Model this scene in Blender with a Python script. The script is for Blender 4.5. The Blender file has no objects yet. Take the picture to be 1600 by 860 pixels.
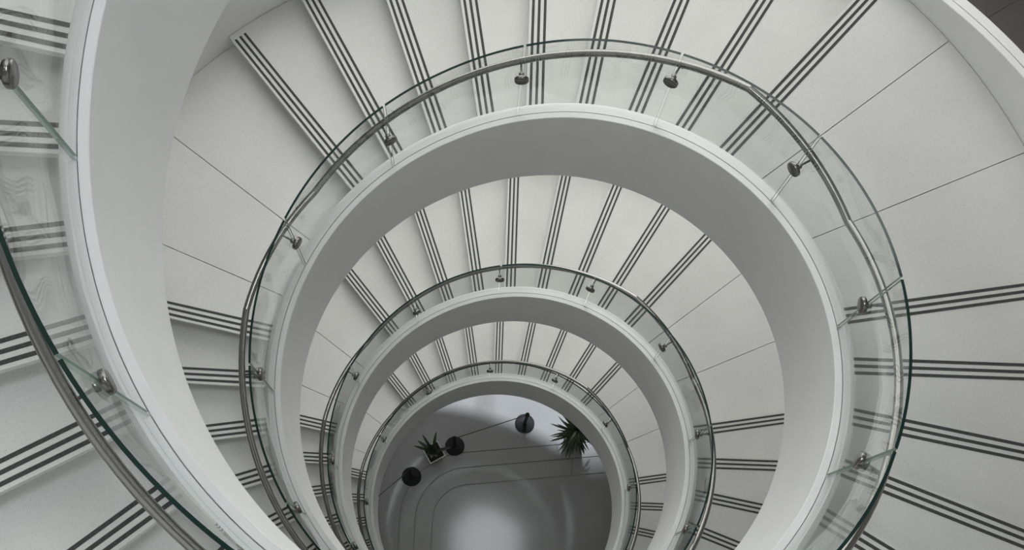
import bpy, math, random
from mathutils import Vector, Matrix

# ------------------------------------------------------------------ camera, light, exposure
scene = bpy.context.scene
COL = scene.collection
cam_data = bpy.data.cameras.new('camera')
cam = bpy.data.objects.new('camera', cam_data)
COL.objects.link(cam)
cam.location = (-0.34206638, -1.7831272, 8.850999)
cam.rotation_euler = (0.18973255, -0.00375727, 0.04)
cam_data.sensor_width = 36.0
cam_data.lens = 1763.5974 / 1600 * 36.0
cam_data.shift_x = (800 - 730.5575) / 1600
cam_data.shift_y = (625.23638 - 430) / 1600
cam_data.clip_start = 0.02
cam_data.clip_end = 300
scene.camera = cam

world = bpy.data.worlds.new('world')
scene.world = world
world.use_nodes = True
bg = world.node_tree.nodes['Background']
bg.inputs['Color'].default_value = (0.985, 0.99, 1.0, 1)
bg.inputs['Strength'].default_value = 0.25

sun_data = bpy.data.lights.new('daylight', 'SUN')
sun_data.energy = 7.0
sun_data.angle = math.radians(4)
sun_data.color = (0.86, 0.92, 1.0)
sun = bpy.data.objects.new('daylight', sun_data)
COL.objects.link(sun)
SUN_DIR = Vector((0.02, 0.93, 0.725)).normalized()     # towards the light
sun.rotation_euler = SUN_DIR.to_track_quat('Z', 'Y').to_euler()
sun.location = (8, 12, 16)

vs = scene.view_settings
vs.view_transform = 'Standard'
vs.look = 'None'
vs.gamma = 1.0
vs.use_curve_mapping = False
vs.exposure = 0.0

random.seed(4)
D2 = math.pi / 180

# ------------------------------------------------------------------ stair geometry
RISE = 0.16
A = 10.0545 * D2                    # angle of one tread
T0 = -40.226 * D2                   # first nosing of the short flight
R0 = 79.709 * D2                    # first nosing of the long flight
L0 = R0 + 20 * A - 2 * math.pi      # landing edge nosing
TURN = 30 * RISE                    # rise of a full turn
JR = (50.705 * D2, 65.208 * D2)     # joints of the landing after the short flight
JL = (-68.574 * D2, -54.379 * D2)   # joints of the landing after the long flight
WSM = 53.09 * D2                    # the parapets smooth the pitch over this half-width
R_IN, R_GL, R_CURB, R_TR = 1.907, 1.964, 2.040, 2.036
R_OUT, R_PAR = 3.914, 4.04
Z_CURB, GLASS_H = 0.275, 1.052
Z_CURB_OUT = 0.335
FASCIA = -0.84
R_RAIL, Z_RAIL = 2.08, 0.896
FLOOR = -11.52
TURNS = (-1, 0, 1, 2)

def interp(x, xs, ys):
    if x <= xs[0]: return ys[0]
    for i in range(len(xs) - 1):
        if x <= xs[i + 1]:
            t = (x - xs[i]) / (xs[i + 1] - xs[i])
            return ys[i] + t * (ys[i + 1] - ys[i])
    return ys[-1]

def z_raw(phi):
    n = math.floor((phi - L0) / (2 * math.pi))
    x = phi - n * 2 * math.pi
    return interp(x, [L0, T0 - A, T0 + 8 * A, R0 - A, R0 + 20 * A],
                  [-RISE, -RISE, 8 * RISE, 8 * RISE, 29 * RISE]) + n * TURN

_zc = {}
def z_sm(phi):
    k = round(phi, 6)
    if k not in _zc:
        _zc[k] = sum(z_raw(phi + ((i + .5) / 41 * 2 - 1) * WSM) for i in range(41)) / 41
    return _zc[k]

def P(phi, r, z):                   # phi clockwise from +y
    return (r * math.sin(phi), r * math.cos(phi), z)

# ------------------------------------------------------------------ materials
def mat(name):
    m = bpy.data.materials.new(name)
    m.use_nodes = True
    nt = m.node_tree
    return m, nt, nt.nodes['Principled BSDF']

def noise_paint(name, c0, c1, scale, rough, detail=3, bump=0.0, spec=0.5):
    m, nt, b = mat(name)
    tc = nt.nodes.new('ShaderNodeTexCoord')
    n = nt.nodes.new('ShaderNodeTexNoise')
    n.inputs['Scale'].default_value = scale
    n.inputs['Detail'].default_value = detail
    r = nt.nodes.new('ShaderNodeValToRGB')
    r.color_ramp.elements[0].position = 0.3
    r.color_ramp.elements[1].position = 0.7
    r.color_ramp.elements[0].color = (*c0, 1)
    r.color_ramp.elements[1].color = (*c1, 1)
    nt.links.new(tc.outputs['Object'], n.inputs['Vector'])
    nt.links.new(n.outputs['Fac'], r.inputs['Fac'])
    nt.links.new(r.outputs['Color'], b.inputs['Base Color'])
    b.inputs['Roughness'].default_value = rough
    b.inputs['Specular IOR Level'].default_value = spec
    if bump:
        bp = nt.nodes.new('ShaderNodeBump')
        bp.inputs['Strength'].default_value = bump
        bp.inputs['Distance'].default_value = 0.002
        nt.links.new(n.outputs['Fac'], bp.inputs['Height'])
        nt.links.new(bp.outputs['Normal'], b.inputs['Normal'])
    return m

def terrazzo(name, base, dark, light, rough, spec=0.5):
    m, nt, b = mat(name)
    tc = nt.nodes.new('ShaderNodeTexCoord')
    geo = nt.nodes.new('ShaderNodeNewGeometry')
    big = nt.nodes.new('ShaderNodeTexNoise'); big.inputs['Scale'].default_value = 1.7; big.inputs['Detail'].default_value = 4
    vor = nt.nodes.new('ShaderNodeTexVoronoi'); vor.inputs['Scale'].default_value = 190
    nt.links.new(geo.outputs['Position'], big.inputs['Vector'])
    nt.links.new(geo.outputs['Position'], vor.inputs['Vector'])
    r1 = nt.nodes.new('ShaderNodeValToRGB')
    r1.color_ramp.elements[0].position = 0.3; r1.color_ramp.elements[1].position = 0.72
    r1.color_ramp.elements[0].color = (*[c * 0.94 for c in base], 1)
    r1.color_ramp.elements[1].color = (*[min(1, c * 1.04) for c in base], 1)
    nt.links.new(big.outputs['Fac'], r1.inputs['Fac'])
    r2 = nt.nodes.new('ShaderNodeValToRGB')
    r2.color_ramp.interpolation = 'CONSTANT'
    e = r2.color_ramp.elements
    e[0].position = 0.0; e[0].color = (*dark, 1)
    e[1].position = 0.1; e[1].color = (*base, 1)
    x = e.new(0.9); x.color = (*light, 1)
    sp = nt.nodes.new('ShaderNodeSeparateColor')
    nt.links.new(vor.outputs['Color'], sp.inputs['Color'])
    nt.links.new(sp.outputs['Red'], r2.inputs['Fac'])
    mx = nt.nodes.new('ShaderNodeMix'); mx.data_type = 'RGBA'
    mx.inputs['Factor'].default_value = 0.2
    nt.links.new(r1.outputs['Color'], mx.inputs['A'])
    nt.links.new(r2.outputs['Color'], mx.inputs['B'])
    nt.links.new(mx.outputs['Result'], b.inputs['Base Color'])
    b.inputs['Roughness'].default_value = rough
    b.inputs['Specular IOR Level'].default_value = spec
    return m

M_TREAD = terrazzo('terrazzo_tread', (0.735, 0.74, 0.715), (0.42, 0.41, 0.39), (0.82, 0.82, 0.80), 0.42)
M_FLOOR = terrazzo('polished_floor', (0.30, 0.30, 0.295), (0.22, 0.22, 0.215), (0.37, 0.37, 0.365), 0.1, 0.26)
M_DARKFLOOR = terrazzo('brown_floor', (0.17, 0.15, 0.14), (0.13, 0.11, 0.10), (0.2, 0.18, 0.17), 0.6)
M_WHITE = noise_paint('white_plaster', (0.81, 0.815, 0.81), (0.845, 0.85, 0.845), 3.0, 0.55)
M_STRIP = noise_paint('anti_slip_grey', (0.045, 0.046, 0.045), (0.075, 0.076, 0.074), 60, 0.8)
M_GROUT = noise_paint('grout', (0.2, 0.2, 0.195), (0.23, 0.23, 0.225), 10, 0.9)
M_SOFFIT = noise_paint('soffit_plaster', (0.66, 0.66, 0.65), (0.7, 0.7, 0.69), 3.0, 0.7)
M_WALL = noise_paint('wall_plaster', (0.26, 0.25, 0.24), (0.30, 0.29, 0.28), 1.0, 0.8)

def steel(name, col, rough):
    m, nt, b = mat(name)
    tc = nt.nodes.new('ShaderNodeTexCoord')
    n = nt.nodes.new('ShaderNodeTexNoise'); n.inputs['Scale'].default_value = 90
    r = nt.nodes.new('ShaderNodeMapRange')
    r.inputs['To Min'].default_value = rough * 0.97
    r.inputs['To Max'].default_value = rough * 1.03
    nt.links.new(tc.outputs['Object'], n.inputs['Vector'])
    nt.links.new(n.outputs['Fac'], r.inputs['Value'])
    nt.links.new(r.outputs['Result'], b.inputs['Roughness'])
    b.inputs['Base Color'].default_value = (*col, 1)
    b.inputs['Metallic'].default_value = 1.0
    return m
M_STEEL = steel('brushed_steel', (0.31, 0.305, 0.292), 0.24)
M_STEEL2 = steel('bracket_steel', (0.22, 0.215, 0.205), 0.25)

def glass_face():
    m = bpy.data.materials.new('clear_glass'); m.use_nodes = True
    nt = m.node_tree
    for n in list(nt.nodes): nt.nodes.remove(n)
    out = nt.nodes.new('ShaderNodeOutputMaterial')
    tr = nt.nodes.new('ShaderNodeBsdfTransparent'); tr.inputs['Color'].default_value = (0.982, 0.987, 0.983, 1)
    gl = nt.nodes.new('ShaderNodeBsdfGlossy'); gl.inputs['Roughness'].default_value = 0.0
    gl.inputs['Color'].default_value = (0.9, 0.93, 0.92, 1)
    fr = nt.nodes.new('ShaderNodeFresnel')
    geo = nt.nodes.new('ShaderNodeNewGeometry')           # same reflectance on both faces of the pane
    mr = nt.nodes.new('ShaderNodeMapRange')
    mr.inputs['To Min'].default_value = 1.45; mr.inputs['To Max'].default_value = 1 / 1.45
    nt.links.new(geo.outputs['Backfacing'], mr.inputs['Value'])
    nt.links.new(mr.outputs['Result'], fr.inputs['IOR'])
    mx = nt.nodes.new('ShaderNodeMixShader')
    nz = nt.nodes.new('ShaderNodeTexNoise'); nz.inputs['Scale'].default_value = 2.2; nz.inputs['Detail'].default_value = 1
    bp = nt.nodes.new('ShaderNodeBump'); bp.inputs['Strength'].default_value = 0.25; bp.inputs['Distance'].default_value = 0.02
    nt.links.new(geo.outputs['Position'], nz.inputs['Vector'])
    nt.links.new(nz.outputs['Fac'], bp.inputs['Height'])
    nt.links.new(bp.outputs['Normal'], gl.inputs['Normal'])          # slightly wavy mirror images
    nt.links.new(fr.outputs['Fac'], mx.inputs['Fac'])
    nt.links.new(tr.outputs[0], mx.inputs[1]); nt.links.new(gl.outputs[0], mx.inputs[2])
    nt.links.new(mx.outputs[0], out.inputs['Surface'])
    return m
def emitter(name, col, strength):
    m = bpy.data.materials.new(name); m.use_nodes = True
    nt = m.node_tree
    b = nt.nodes['Principled BSDF']
    b.inputs['Base Color'].default_value = (0.8, 0.8, 0.8, 1)
    b.inputs['Emission Color'].default_value = (*col, 1)
    b.inputs['Emission Strength'].default_value = strength
    return m
M_LAMP = emitter('skylight_diffuser', (0.93, 0.975, 1.0), 13.5)
def daylight_pane(name, strength, clear):
    m = bpy.data.materials.new(name); m.use_nodes = True
    nt = m.node_tree
    for n in list(nt.nodes): nt.nodes.remove(n)
    out = nt.nodes.new('ShaderNodeOutputMaterial')
    tr = nt.nodes.new('ShaderNodeBsdfTransparent')
    em = nt.nodes.new('ShaderNodeEmission')
    em.inputs['Color'].default_value = (1.0, 1.0, 0.975, 1); em.inputs['Strength'].default_value = strength
    if clear:
        nt.links.new(tr.outputs[0], out.inputs['Surface'])
    else:
        nt.links.new(em.outputs[0], out.inputs['Surface'])
    return m
M_PANE = daylight_pane('added_glow_pane', 2.7, False)      # added glow standing in for daylight; opaque, so the sun is stopped
M_CLEAR = daylight_pane('clear_window_pane', 0, True)
M_GLASS = glass_face()
M_GEDGE, _nt, _b = mat('green_glass_edge')
_b.inputs['Base Color'].default_value = (0.008, 0.03, 0.024, 1); _b.inputs['Roughness'].default_value = 0.15
M_GSIDE, _nt, _b = mat('frosted_glass_edge')
_b.inputs['Base Color'].default_value = (0.36, 0.46, 0.42, 1); _b.inputs['Roughness'].default_value = 0.25

M_POT = noise_paint('white_pot', (0.6, 0.6, 0.58), (0.68, 0.68, 0.66), 8, 0.5)
M_SOIL = noise_paint('soil', (0.012, 0.010, 0.007), (0.035, 0.028, 0.02), 40, 0.95)
M_LEAF = noise_paint('dark_leaf', (0.010, 0.022, 0.010), (0.028, 0.05, 0.020), 14, 0.45)
M_LEAF2 = noise_paint('palm_leaf', (0.012, 0.028, 0.012), (0.05, 0.075, 0.028), 9, 0.45)
M_BLACK = noise_paint('black_metal', (0.013, 0.013, 0.014), (0.02, 0.02, 0.021), 20, 0.75, spec=0.25)
M_BELT = noise_paint('belt_webbing', (0.05, 0.045, 0.045), (0.07, 0.06, 0.06), 60, 0.8)

# ------------------------------------------------------------------ helpers
def mesh(name, verts, faces, mats, idx=None, smooth=None):
    me = bpy.data.meshes.new(name)
    me.from_pydata(verts, [], faces)
    for m in (mats if isinstance(mats, (list, tuple)) else [mats]): me.materials.append(m)
    if idx: me.polygons.foreach_set('material_index', idx)
    if smooth is not None:
        me.polygons.foreach_set('use_smooth', [True] * len(faces))
        me.set_sharp_from_angle(angle=smooth * D2)
    me.update()
    return me

def obj(name, me, parent=None, loc=None, rotz=None):
    o = bpy.data.objects.new(name, me)
    COL.objects.link(o)
    if parent: o.parent = parent
    if loc: o.location = loc
    if rotz is not None: o.rotation_euler = (0, 0, rotz)
    return o

def tag(o, label=None, cat=None, group=None, kind=None):
    if label: o['label'] = label
    if cat: o['category'] = cat
    if group: o['group'] = group
    if kind: o['kind'] = kind
    return o

def thing(name, label, cat, loc=(0, 0, 0), group=None):
    o = obj(name, None, None, loc)
    o.empty_display_size = 0.2
    return tag(o, label, cat, group)

def prism(name, poly, z0, z1, m):
    """vertical prism over a clockwise or counter-clockwise plan polygon"""
    n = len(poly)
    area = sum(poly[i][0] * poly[(i + 1) % n][1] - poly[(i + 1) % n][0] * poly[i][1] for i in range(n))
    if area < 0: poly = poly[::-1]
    v = [(x, y, z0) for x, y in poly] + [(x, y, z1) for x, y in poly]
    f = [tuple(range(n - 1, -1, -1)), tuple(range(n, 2 * n))]
    f += [(i, (i + 1) % n, n + (i + 1) % n, n + i) for i in range(n)]
    return mesh(name, v, f, m)

def sweep(name, phis, profile, m, smooth=35):
    """profile(phi) -> closed list of (r, z), swept round the axis"""
    v, f = [], []
    n = None
    for p in phis:
        pr = profile(p); n = len(pr)
        v += [P(p, r, z) for r, z in pr]
    for i in range(len(phis) - 1):
        for j in range(n):
            a, b = i * n + j, i * n + (j + 1) % n
            f.append((a, b, b + n, a + n))
    f.append(tuple(range(n - 1, -1, -1)))
    k = (len(phis) - 1) * n
    f.append(tuple(range(k, k + n)))
    return mesh(name, v, f, m, smooth=smooth)

def lathe(name, prof, m, seg=24, axis='z', smooth=40):
    v, f = [], []
    for r, z in prof:
        for i in range(seg):
            a = 2 * math.pi * i / seg
            x, y = r * math.cos(a), r * math.sin(a)
            v.append((x, y, z) if axis == 'z' else (x, z, y))
    n = len(prof)
    for j in range(n - 1):
        for i in range(seg):
            q = (j * seg + i, j * seg + (i + 1) % seg, (j + 1) * seg + (i + 1) % seg, (j + 1) * seg + i)
            f.append(q if axis == 'z' else q[::-1])
    c0 = tuple(range(seg - 1, -1, -1)); c1 = tuple((n - 1) * seg + i for i in range(seg))
    f += [c0, c1] if axis == 'z' else [c0[::-1], c1[::-1]]
    return mesh(name, v, f, m, smooth=smooth)

def tube(name, path, rad, m, seg=10):
    v, f = [], []
    path = [Vector(p) for p in path]
    up = Vector((1, 0, 0))
    for i, p in enumerate(path):
        t = (path[min(i + 1, len(path) - 1)] - path[max(i - 1, 0)]).normalized()
        s = t.cross(up).normalized(); u = s.cross(t)
        for k in range(seg):
            a = 2 * math.pi * k / seg
            v.append(tuple(p + rad * (math.cos(a) * s + math.sin(a) * u)))
    for i in range(len(path) - 1):
        for k in range(seg):
            f.append((i * seg + k, (i + 1) * seg + k, (i + 1) * seg + (k + 1) % seg, i * seg + (k + 1) % seg))
    f.append(tuple(range(seg))); f.append(tuple(range(len(path) * seg - 1, (len(path) - 1) * seg - 1, -1)))
    return mesh(name, v, f, m, smooth=50)

def arange(a, b, n): return [a + (b - a) * i / n for i in range(n + 1)]

# ------------------------------------------------------------------ the setting: ground floor
def rounded_edge(off):
    """the curved joint of the ground floor pushed outwards by off (m)"""
    pts = []
    cx, cy, r = -0.30, -0.10, 0.98 + off
    for a in arange(180, 97, 14):
        pts.append((cx + r * math.cos(a * D2), cy + r * math.sin(a * D2)))
    pts.append((3.4, 1.36 + off))
    return pts

floor_root = obj('floor', prism('floor', [(-16, -7), (16, -7), (16, 9), (-16, 9)], FLOOR - 0.2, FLOOR - 0.012, M_GROUT))
tag(floor_root, 'polished grey stone ground floor at the bottom of the stairwell', 'floor', kind='structure')
G = 0.007
def slab(poly):
    return obj('floor_slab', prism('floor_slab', poly, FLOOR - 0.012, FLOOR, M_FLOOR), floor_root)
inner = rounded_edge(-0.32)
slab([(-0.30 - 0.66, -6.9)] + inner + [(3.4, -6.9)])
e_in, e_out = rounded_edge(-0.32 + 2 * G), rounded_edge(-G)
def between(lo, hi, x0, x1):
    """strip between two curves, cut by x on the straight part"""
    def cut(c):
        (ax, ay), (bx, by) = c[-2], c[-1]
        f = lambda x: (x, ay + (by - ay) * (x - ax) / (bx - ax))
        return f
    return [cut(lo)(x0), cut(lo)(x1), cut(hi)(x1), cut(hi)(x0)]
cutp = between(e_in, e_out, 1.52 - G, 3.4)
slab([(e_in[0][0], -6.9)] + e_in[:-1] + [cutp[0], cutp[3]] + e_out[:-1][::-1] + [(e_out[0][0], -6.9)])
slab(between(e_in, e_out, 1.52 + G, 3.4))
o_in, o_out = rounded_edge(G), rounded_edge(0.27)
slab([(o_in[0][0], -6.9)] + o_in + o_out[::-1] + [(o_out[0][0], -6.9)])
o2 = rounded_edge(0.27 + 2 * G)
slab([(o2[0][0], -6.9)] + o2 + [(3.4, 6.7), (-7.0, 6.7), (-7.0, -6.9)])
slab([(3.4 + 2 * G, -6.9), (9.0, -6.9), (9.0, 6.7), (3.4 + 2 * G, 6.7)])

# brown tiled mezzanine seen past the outer parapet
MEZZ = -3.52
dk = obj('floor_mezzanine', prism('floor_mezzanine', [(4.62, 3.0), (9.0, 3.0), (9.0, 6.7), (4.62, 6.7)], MEZZ - 0.25, MEZZ - 0.006, M_DARKFLOOR))
tag(dk, 'dark brown tiled mezzanine floor beyond the outer parapet in the upper right corner', 'floor', kind='structure')
for x0, x1 in ((4.63, 5.62), (5.63, 7.3), (7.31, 8.99)):
    def yj(x): return 5.485 + 0.66 * (x - 5.62) if x > 5.0 else 5.08
    for a, b in ((0, 1), (1, 2)):
        lo = [3.01, 3.01] if a == 0 else [min(6.6, yj(x0) + G), min(6.6, yj(x1) + G)]
        hi = [min(6.6, yj(x0) - G), min(6.6, yj(x1) - G)] if a == 0 else [6.69, 6.69]
        obj('floor_tile', prism('floor_tile', [(x0, lo[0]), (x1, lo[1]), (x1, hi[1]), (x0, hi[0])], MEZZ - 0.006, MEZZ, M_DARKFLOOR), dk)
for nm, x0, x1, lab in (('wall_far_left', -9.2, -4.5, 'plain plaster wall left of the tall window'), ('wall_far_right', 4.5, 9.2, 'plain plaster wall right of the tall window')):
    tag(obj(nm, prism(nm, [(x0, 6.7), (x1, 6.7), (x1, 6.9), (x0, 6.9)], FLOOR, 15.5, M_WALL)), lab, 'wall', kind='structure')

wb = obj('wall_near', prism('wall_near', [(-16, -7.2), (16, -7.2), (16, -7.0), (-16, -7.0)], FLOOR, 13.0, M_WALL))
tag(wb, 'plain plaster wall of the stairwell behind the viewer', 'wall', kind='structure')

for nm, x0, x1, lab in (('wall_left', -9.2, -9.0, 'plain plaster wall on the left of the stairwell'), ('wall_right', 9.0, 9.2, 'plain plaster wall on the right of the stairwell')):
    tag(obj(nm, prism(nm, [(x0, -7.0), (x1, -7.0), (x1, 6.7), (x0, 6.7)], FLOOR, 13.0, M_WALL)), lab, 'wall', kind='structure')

# tall unseen window wall opposite the viewer; its panes emit the stair's daylight
win = thing('window_1', None, None, (0, 6.8, FLOOR))
tag(win, 'tall gridded window wall facing the stairwell, panes given a glow for daylight', 'window', kind='structure')
ROWS, COLS, WX0, WX1, WZ1 = 12, 4, -4.5, 4.5, 27.0
cw, rh = (WX1 - WX0) / COLS, WZ1 / ROWS
ME_PANE = prism('window_pane', [(0.04, -0.01), (cw - 0.04, -0.01), (cw - 0.04, 0.01), (0.04, 0.01)], 0.04, rh - 0.04, M_PANE)
ME_CLEAR = prism('window_pane', [(0.04, -0.01), (cw - 0.04, -0.01), (cw - 0.04, 0.01), (0.04, 0.01)], 0.04, rh - 0.04, M_CLEAR)
ME_MULL = prism('mullion', [(-0.04, -0.06), (0.04, -0.06), (0.04, 0.06), (-0.04, 0.06)], 0, WZ1, M_STRIP)
ME_BAR = prism('transom', [(WX0, -0.05), (WX1, -0.05), (WX1, 0.05), (WX0, 0.05)], -0.04, 0.04, M_STRIP)
for c in range(COLS + 1): obj('mullion', ME_MULL, win, (WX0 + c * cw, 0, 0))
for r in range(1, ROWS + 1):
    obj('transom', ME_BAR, win, (0, 0, r * rh))
for r in range(ROWS):
    for c in range(COLS): obj('window_pane', ME_CLEAR if r == 1 else ME_PANE, win, (WX0 + c * cw, 0, r * rh))  # clear row chosen so the sun enters only for the floor patch

# ------------------------------------------------------------------ treads, risers, landings
NOSE = -0.010
def line_pt(phi, off, r):
    """plan point on the line parallel to the radius at phi, moved uphill by off"""
    return (r * math.sin(phi) + off * math.cos(phi), r * math.cos(phi) - off * math.sin(phi))
def sector(p0, o0, p1, o1, r0=R_TR - 0.02, r1=R_OUT - 0.004, n=6):
    pts = []
    for i in range(n + 1):
        t = i / n; pts.append(line_pt(p0 + (p1 - p0) * t, o0 + (o1 - o0) * t, r1))
    for i in range(n, -1, -1):
        t = i / n; pts.append(line_pt(p0 + (p1 - p0) * t, o0 + (o1 - o0) * t, r0))
    return pts
ME_TREAD = prism('tread', sector(0, NOSE, A, 0.058), -0.045, 0, M_TREAD)
ME_RISER = prism('riser', [(0.045, R_TR - 0.02), (0.075, R_TR - 0.02), (0.075, R_OUT + 0.01), (0.045, R_OUT + 0.01)], -RISE - 0.002, -0.045, M_TREAD)
STRIPS = [prism('anti_slip_strip', [(o - 0.0105, 2.058), (o + 0.0105, 2.058), (o + 0.0105, 3.852), (o - 0.0105, 3.852)], -0.001, 0.0018, M_STRIP)
          for o in (0.021, 0.068, 0.115)]
def put_strips(parent):
    for s in STRIPS: obj('anti_slip_strip', s, parent)
def put_riser(root, phi, z): return obj('riser', ME_RISER, root, (0, 0, z), -phi)
def put_tread(root, phi, z):
    t = obj('tread', ME_TREAD, root, (0, 0, z), -phi)
    put_strips(t)
    return t

TNAME = {-1: 'topmost', 0: 'upper', 1: 'middle', 2: 'lowest'}
def flight(phi0, z0, n, label):
    root = thing('stair_flight', label, 'stairs', P(phi0, 3.0, z0 - RISE), 'terrazzo stair flights')
    inv = Matrix.Translation(root.location).inverted()
    for k in range(n):
        for o in (put_tread(root, phi0 + k * A, z0 + k * RISE), put_riser(root, phi0 + k * A, z0 + k * RISE)):
            o.matrix_parent_inverse = inv
    return root
def landing(phis, z, label):
    """phis: nosing, two joints, next nosing"""
    root = thing('stair_landing', label, 'landing', P(phis[1], 3.0, z - 0.1), 'terrazzo landings')
    inv = Matrix.Translation(root.location).inverted()
    g = 0.003
    w = phis[1] - phis[0]
    a = obj('landing_slab', prism('landing_slab', sector(0, NOSE, w, -g), -0.045, 0, M_TREAD), root, (0, 0, z), -phis[0])
    put_strips(a)
    parts = [a, put_riser(root, phis[0], z)]
    for i in (1, 2):
        parts.append(obj('landing_slab', prism('landing_slab', sector(0, g if i == 1 else g, phis[i + 1] - phis[i], -g if i == 1 else 0.058), -0.045, 0, M_TREAD), root, (0, 0, z), -phis[i]))
    bed = prism('landing_bed', sector(phis[0], 0.03, phis[3], 0.02, n=16), z - 0.09, z - 0.0451, M_STRIP)
    parts.append(obj('landing_bed', bed, root))
    for o in parts: o.matrix_parent_inverse = inv
    return root

flight_labels = {
    -1: 'terrazzo stair flight above the frame, top of the stairwell',
    0: 'nine-step terrazzo flight across the top edge of the photo, largest steps',
    1: 'terrazzo flight of narrow steps inside the big white ring, middle turn',
    2: 'smallest terrazzo flight, just above the bright ground floor'}
long_labels = {
    -1: 'terrazzo flight on the viewer\'s own level, running behind the camera',
    0: 'terrazzo flight at the far left and right edges, seen through the nearest glass',
    1: 'terrazzo flight between the large and the middle white rings, lower left and right',
    2: 'terrazzo flight between the middle and the smallest white rings, low in the photo'}
for t in TURNS:
    dz = -t * TURN
    flight(T0, dz, 8, flight_labels[t])
    landing([T0 + 8 * A, JR[0], JR[1], R0], dz + 8 * RISE,
            {-1: 'terrazzo landing above the frame on the right, topmost turn',
             0: 'wide terrazzo landing of three slabs at the upper right, beside the outer parapet',
             1: 'terrazzo landing of the middle turn, right of its last striped step',
             2: 'small terrazzo landing of the lowest turn, right of the ground floor plant'}[t])
    landing([L0, JL[0], JL[1], T0], dz - RISE,
            {-1: 'terrazzo landing beyond the left edge, topmost turn',
             0: 'wide terrazzo landing at the upper left, between the grey fascia and the glass',
             1: 'terrazzo landing of the middle turn, left of its first striped step',
             2: 'small terrazzo landing of the lowest turn, left of the planter'}[t])
    if t > -1:
        flight(R0, dz + 9 * RISE, 20, long_labels[t])
flight(R0, TURN + 9 * RISE, 10, long_labels[-1])
# bottom steps: from the ground floor up to the lowest left landing
flight(L0 - 10 * A, -2 * TURN - 11 * RISE, 10, 'bottom terrazzo flight rising from the ground floor at the lower left')

# ------------------------------------------------------------------ parapets and soffit
PJ = [-151.5, -121.03, -91.45, -61.44, -31.71, -2.44, 27.06, 56.76, 86.65, 117.09, 147.6, 178.1]
PJ = [a * D2 for a in PJ]
GT = 0.0085
PHI_A, PHI_B = (178.1 - 360) * D2, 178.1 * D2
def clampz(z): return max(z, FLOOR + 0.001)
def inner_profile(dz):
    def f(p):
        z = z_sm(p) + dz
        t, b = z + Z_CURB, clampz(z + FASCIA)
        gi, go = R_GL - GT - 0.003, R_GL - GT + 0.002
        return [(R_IN, b), (R_CURB, b), (R_CURB, t - 0.034), (R_CURB - 0.005, t - 0.018), (R_CURB - 0.018, t - 0.005), (R_CURB - 0.034, t),
                (go, t), (go, t - 0.012), (gi, t - 0.012), (gi, t), (R_IN + 0.004, t), (R_IN, t - 0.004)]
    return f
def outer_profile(dz):
    def f(p):
        z = z_sm(p) + dz
        t, b = z + Z_CURB_OUT, clampz(z + FASCIA)
        g = 0.003; rg = 3.965
        return [(R_OUT, b), (R_PAR, b), (R_PAR, t - 0.004), (R_PAR - 0.004, t), (rg + g, t), (rg + g, t - 0.02), (rg - g, t - 0.02), (rg - g, t),
                (R_OUT + 0.004, t), (R_OUT, t - 0.004)]
    return f
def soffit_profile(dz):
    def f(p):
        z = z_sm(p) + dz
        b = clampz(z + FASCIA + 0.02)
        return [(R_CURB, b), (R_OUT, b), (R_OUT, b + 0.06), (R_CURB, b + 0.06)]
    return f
in_l = {-1: 'broad white parapet sweeping down the left edge, nearest the viewer',
        0: 'large white ring parapet with grey inner fascia across the middle of the photo',
        1: 'middle-sized white ring parapet, second largest full arch',
        2: 'smallest white ring parapet framing the ground floor'}
out_l = {-1: 'white outer parapet of the topmost turn, outside the frame',
         0: 'white outer parapet crossing the upper corners with a dark groove on top',
         1: 'white outer parapet of the middle turn, hidden under the upper turn',
         2: 'white outer parapet of the lowest turn, hidden under the middle turn'}
so_l = {-1: 'plaster soffit under the topmost turn of stairs', 0: 'plaster soffit under the upper turn of stairs',
        1: 'plaster soffit under the middle turn of stairs', 2: 'plaster soffit under the lowest turn of stairs'}
phis = arange(PHI_A, PHI_B, 180)
phis2 = arange(PHI_A, PHI_B, 90)
for t in TURNS:
    dz = -t * TURN
    tag(obj('inner_parapet', sweep('inner_parapet', phis, inner_profile(dz), M_WHITE)), in_l[t], 'parapet', 'inner parapets of the spiral')
    tag(obj('outer_parapet', sweep('outer_parapet', phis, outer_profile(dz), M_WHITE)), out_l[t], 'parapet', 'outer parapets of the spiral')
    tag(obj('stair_soffit', sweep('stair_soffit', phis2, soffit_profile(dz), M_SOFFIT)), so_l[t], 'soffit', 'soffits of the spiral')

# ------------------------------------------------------------------ balustrades
def glass_mesh(a, b):
    ps = arange(a, b, 16)
    v, f, idx = [], [], []
    for p in ps:
        z = z_sm(p) + Z_CURB
        lo, hi = z - 0.008, z + GLASS_H
        v += [P(p, R_GL - GT, lo), P(p, R_GL + GT, lo), P(p, R_GL + GT, hi), P(p, R_GL - GT, hi)]
    for i in range(len(ps) - 1):
        for j, mi in ((0, 1), (1, 0), (2, 1), (3, 0)):
            q, r = i * 4 + j, i * 4 + (j + 1) % 4
            f.append((q, r, r + 4, q + 4)); idx.append(mi)
    f.append((3, 2, 1, 0)); idx.append(2)
    k = (len(ps) - 1) * 4
    f.append((k, k + 1, k + 2, k + 3)); idx.append(2)
    return mesh('glass_panel', v, f, [M_GLASS, M_GEDGE, M_GSIDE], idx, smooth=30)

def rail_mesh(a, b, slope, z_of):
    n = max(4, int(abs(b - a) / (2.5 * D2)))
    rr = 0.0255
    def prof(p):
        out = []
        for k in range(14):
            an = 2 * math.pi * k / 14
            out.append((R_RAIL + rr * math.cos(an), z_of(p) + rr * math.sin(an) * math.sqrt(1 + slope * slope)))
        return out
    return sweep('handrail', arange(a, b, n), prof, M_STEEL, smooth=60)

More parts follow.
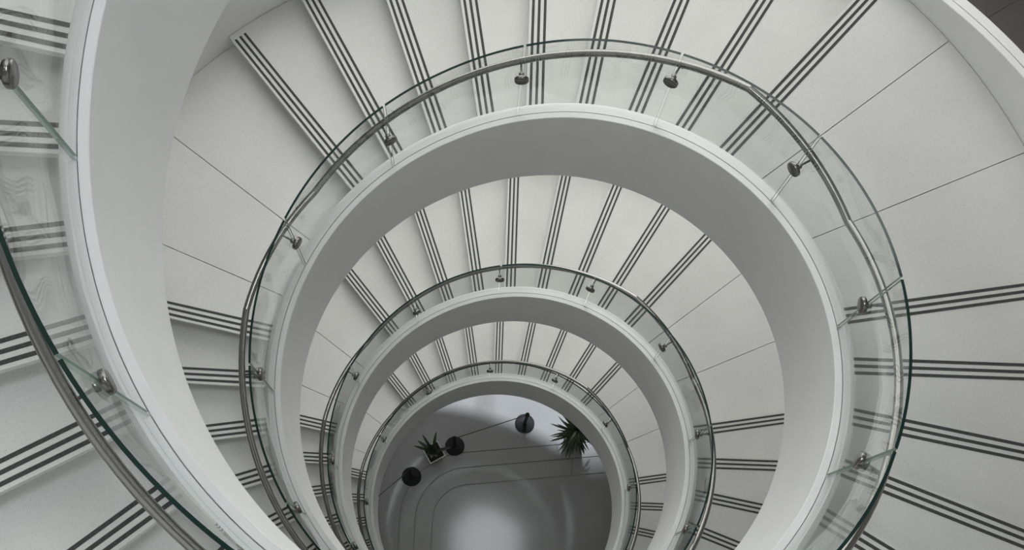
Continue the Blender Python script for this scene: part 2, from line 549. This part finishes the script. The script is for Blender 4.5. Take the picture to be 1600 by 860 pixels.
SL = RISE / (A * R_RAIL)
gap = 0.009 / R_GL
joints = PJ + [PJ[0] + 2 * math.pi]
GLASS = []
for i in range(12):
    a, b = PJ[i - 1] if i else PJ[-1] - 2 * math.pi, PJ[i]
    GLASS.append(glass_mesh(a + gap, b - gap))
zr = lambda p: z_raw(p) + Z_RAIL
RAILS = [rail_mesh(PHI_A, L0, SL, zr), rail_mesh(L0, T0 - A, 0, zr), rail_mesh(T0 - A, T0 + 8 * A, SL, zr),
         rail_mesh(T0 + 8 * A, R0 - A, 0, zr), rail_mesh(R0 - A, PHI_B, SL, zr)]
# bracket, built at phi = 0: radial direction is +y; z = 0 is the rail's axis
def arm_mesh():
    return tube('bracket', [(0, R_GL - 0.02, -0.02), (0, R_GL + 0.03, -0.024), (0, R_RAIL - 0.045, -0.034), (0, R_RAIL - 0.012, -0.042), (0, R_RAIL, -0.022)], 0.008, M_STEEL2)
ME_ARM = arm_mesh()
dprof = [(0.046, -0.015), (0.050, -0.012), (0.052, -0.007), (0.052, 0.009), (0.049, 0.013)]
ME_DISC = lathe('disc', dprof, M_STEEL2, 28, 'y')
ME_BOSS = lathe('boss', [(0.020, -0.008), (0.021, -0.004), (0.019, 0.010), (0.012, 0.016)], M_STEEL2, 20, 'y')
ME_SADDLE = prism('saddle', [(-0.028, R_RAIL - 0.012), (0.028, R_RAIL - 0.012), (0.028, R_RAIL + 0.012), (-0.028, R_RAIL + 0.012)], -0.032, -0.018, M_STEEL2)
bal_l = {-1: 'nearest glass balustrade with steel handrail along the left edge',
         0: 'large glass balustrade with steel handrail arching across the upper half',
         1: 'middle glass balustrade with steel handrail on the second arch',
         2: 'smallest glass balustrade with steel handrail around the ground floor opening'}
for t in TURNS:
    dz = -t * TURN
    root = thing('balustrade', bal_l[t], 'balustrade', (0, 0, dz), 'glass balustrades of the spiral')
    for i, g in enumerate(GLASS):
        obj('glass_panel', g, root)
    for r in RAILS: obj('handrail', r, root)
    for p in PJ[:-1]:
        z = zr(p)
        br = obj('bracket', ME_ARM, root, (0, 0, z), -p)
        obj('disc', ME_DISC, br, (0, R_GL - GT - 0.014, -0.02))
        obj('boss', ME_BOSS, br, (0, R_GL + GT + 0.009, -0.022))
        obj('saddle', ME_SADDLE, br)

# ------------------------------------------------------------------ ground floor things
def leaf_mesh(name, length, width, droop, lift, m, n=7, fold=0.25):
    """leaf growing along +y from the origin"""
    v, f = [], []
    y = z = 0.0
    for i in range(n + 1):
        t = i / n
        ang = lift - droop * t
        if i: y += length / n * math.cos(ang); z += length / n * math.sin(ang)
        w = width * (math.sin(math.pi * min(1, 0.12 + t * 0.88)) ** 0.7) * (1 if t < 1 else 0)
        w = max(w, 0.002)
        v += [(-w, y, z + w * fold), (0, y, z), (w, y, z + w * fold), (0, y, z - 0.003)]
    for i in range(n):
        a = i * 4; b = a + 4
        f += [(a, a + 1, b + 1, b), (a + 1, a + 2, b + 2, b + 1), (a + 2, a + 3, b + 3, b + 2), (a + 3, a, b, b + 3)]
    f += [(0, 3, 2, 1), (n * 4, n * 4 + 1, n * 4 + 2, n * 4 + 3)]
    return mesh(name, v, f, m, smooth=50)

def square_pot(root, top, bottom, hgt, rz):
    wall = 0.018
    v, f = [], []
    for s, z in ((bottom, 0), (top, hgt), (top - wall, hgt), (top - wall - 0.004, hgt - 0.05)):
        v += [(-s, -s, z), (s, -s, z), (s, s, z), (-s, s, z)]
    f.append((3, 2, 1, 0))
    for j in range(3):
        for i in range(4):
            f.append((j * 4 + i, j * 4 + (i + 1) % 4, j * 4 + 4 + (i + 1) % 4, j * 4 + 4 + i))
    f.append((12, 13, 14, 15))
    obj('pot', mesh('pot', v, f, M_POT), root, (0, 0, 0), rz)
    s = top - wall - 0.006
    obj('soil', prism('soil', [(-s, -s), (s, -s), (s, s), (-s, s)], hgt - 0.049, hgt - 0.02, M_SOIL), root, (0, 0, 0), rz)

pl = thing('potted_plant', 'broad-leaved plant in a white square planter between the two left posts', 'potted plant', (-0.985, 1.085, FLOOR))
square_pot(pl, 0.158, 0.12, 0.34, 31 * D2)
LV = [leaf_mesh('leaf', 0.36, 0.026, 0.5, 0.75, M_LEAF), leaf_mesh('leaf', 0.15, 0.035, 0.8, 1.25, M_LEAF), leaf_mesh('leaf', 0.32, 0.030, 0.6, 0.55, M_LEAF)]
for a, k in [(125, 0), (147, 2), (168, 0), (82, 0), (14, 2), (0, 1), (60, 1), (110, 1), (160, 1), (210, 1), (260, 1), (310, 1)]:
    o = obj('leaf', LV[k], pl, (-0.02 + 0.03 * math.cos(a * D2), 0.01 + 0.03 * math.sin(a * D2), 0.31), (a - 90) * D2)

p2 = thing('potted_plant', 'spiky narrow-leaved palm partly hidden behind the lowest white ring', 'potted plant', (1.53, 1.50, FLOOR))
square_pot(p2, 0.17, 0.13, 0.36, 0.2)
obj('stem', lathe('stem', [(0.02, 0.0), (0.016, 0.2), (0.012, 0.36)], M_SOIL, 10), p2, (0, 0, 0.33))
PV = [leaf_mesh('leaf', 0.56, 0.022, 1.4, 0.75, M_LEAF2), leaf_mesh('leaf', 0.50, 0.020, 1.1, 0.45, M_LEAF2), leaf_mesh('leaf', 0.42, 0.022, 1.2, 1.1, M_LEAF2)]
for i in range(66):
    a = i * 137.5
    k = (1, 0, 2)[min(2, i // 26)]
    o = obj('leaf', PV[k], p2, (0, 0, 0.42 + 0.006 * i), a * D2)
    o.rotation_euler = (random.uniform(-.15, .15), random.uniform(-.3, .3), a * D2 + random.uniform(-.2, .2))
    s = random.uniform(0.72, 1.0); o.scale = (s, s, s)

base_prof = [(0.176, 0), (0.178, 0.012), (0.170, 0.022), (0.06, 0.034), (0.034, 0.046), (0.032, 0.05)]
ME_BASE = lathe('post_base', base_prof, M_BLACK, 40)
ME_POLE = lathe('pole', [(0.030, 0.05), (0.030, 0.86)], M_BLACK, 20)
ME_HEAD = lathe('post_head', [(0.036, 0.86), (0.038, 0.87), (0.038, 0.945), (0.030, 0.955)], M_BLACK, 20)
posts = [((0.64, 1.73), 'black barrier post standing in the bright floor patch, rightmost of the three'),
         ((-0.62, 1.26), 'black barrier post beside the square planter, middle of the three'),
         ((-1.38, 0.67), 'black barrier post left of the square planter, lowest of the three')]
for (x, y), lab in posts:
    r = thing('barrier_post', lab, 'barrier post', (x, y, FLOOR), 'black barrier posts on the ground floor')
    obj('post_base', ME_BASE, r); obj('pole', ME_POLE, r); obj('post_head', ME_HEAD, r)
def belt(a, b, label):
    a, b = Vector(a), Vector(b)
    d = (b - a).normalized(); n = Vector((-d.y, d.x)) * 0.004
    poly = [tuple(a + n), tuple(a - n), tuple(b - n), tuple(b + n)]
    return tag(obj('barrier_belt', prism('barrier_belt', poly, FLOOR + 0.885, FLOOR + 0.93, M_BELT)), label, 'belt')
def toward(a, b, d):
    a, b = Vector(a), Vector(b); return tuple(a + (b - a).normalized() * d)
belt(toward(posts[1][0], posts[0][0], 0.039), toward(posts[0][0], posts[1][0], 0.039), 'thin dark belt stretched between the middle and right barrier posts')
belt(toward(posts[2][0], (-1.88, 0.2), 0.039), (-1.89, 0.195), 'thin dark belt from the left barrier post to the curved fascia')

# ------------------------------------------------------------------ round skylight over the well, mirrored in the ground floor
sk = thing('round_skylight', 'round skylight over the stairwell, mirrored in the polished ground floor', 'skylight', (0.45, 1.2, 12.6))
obj('frame', sweep('frame', arange(0, 2 * math.pi, 48), lambda p: [(1.36, 0.0), (1.48, 0.0), (1.48, 0.16), (1.36, 0.16)], M_WHITE), sk)
obj('diffuser', lathe('diffuser', [(1.35, 0.05), (1.35, 0.08)], M_LAMP, 48), sk)
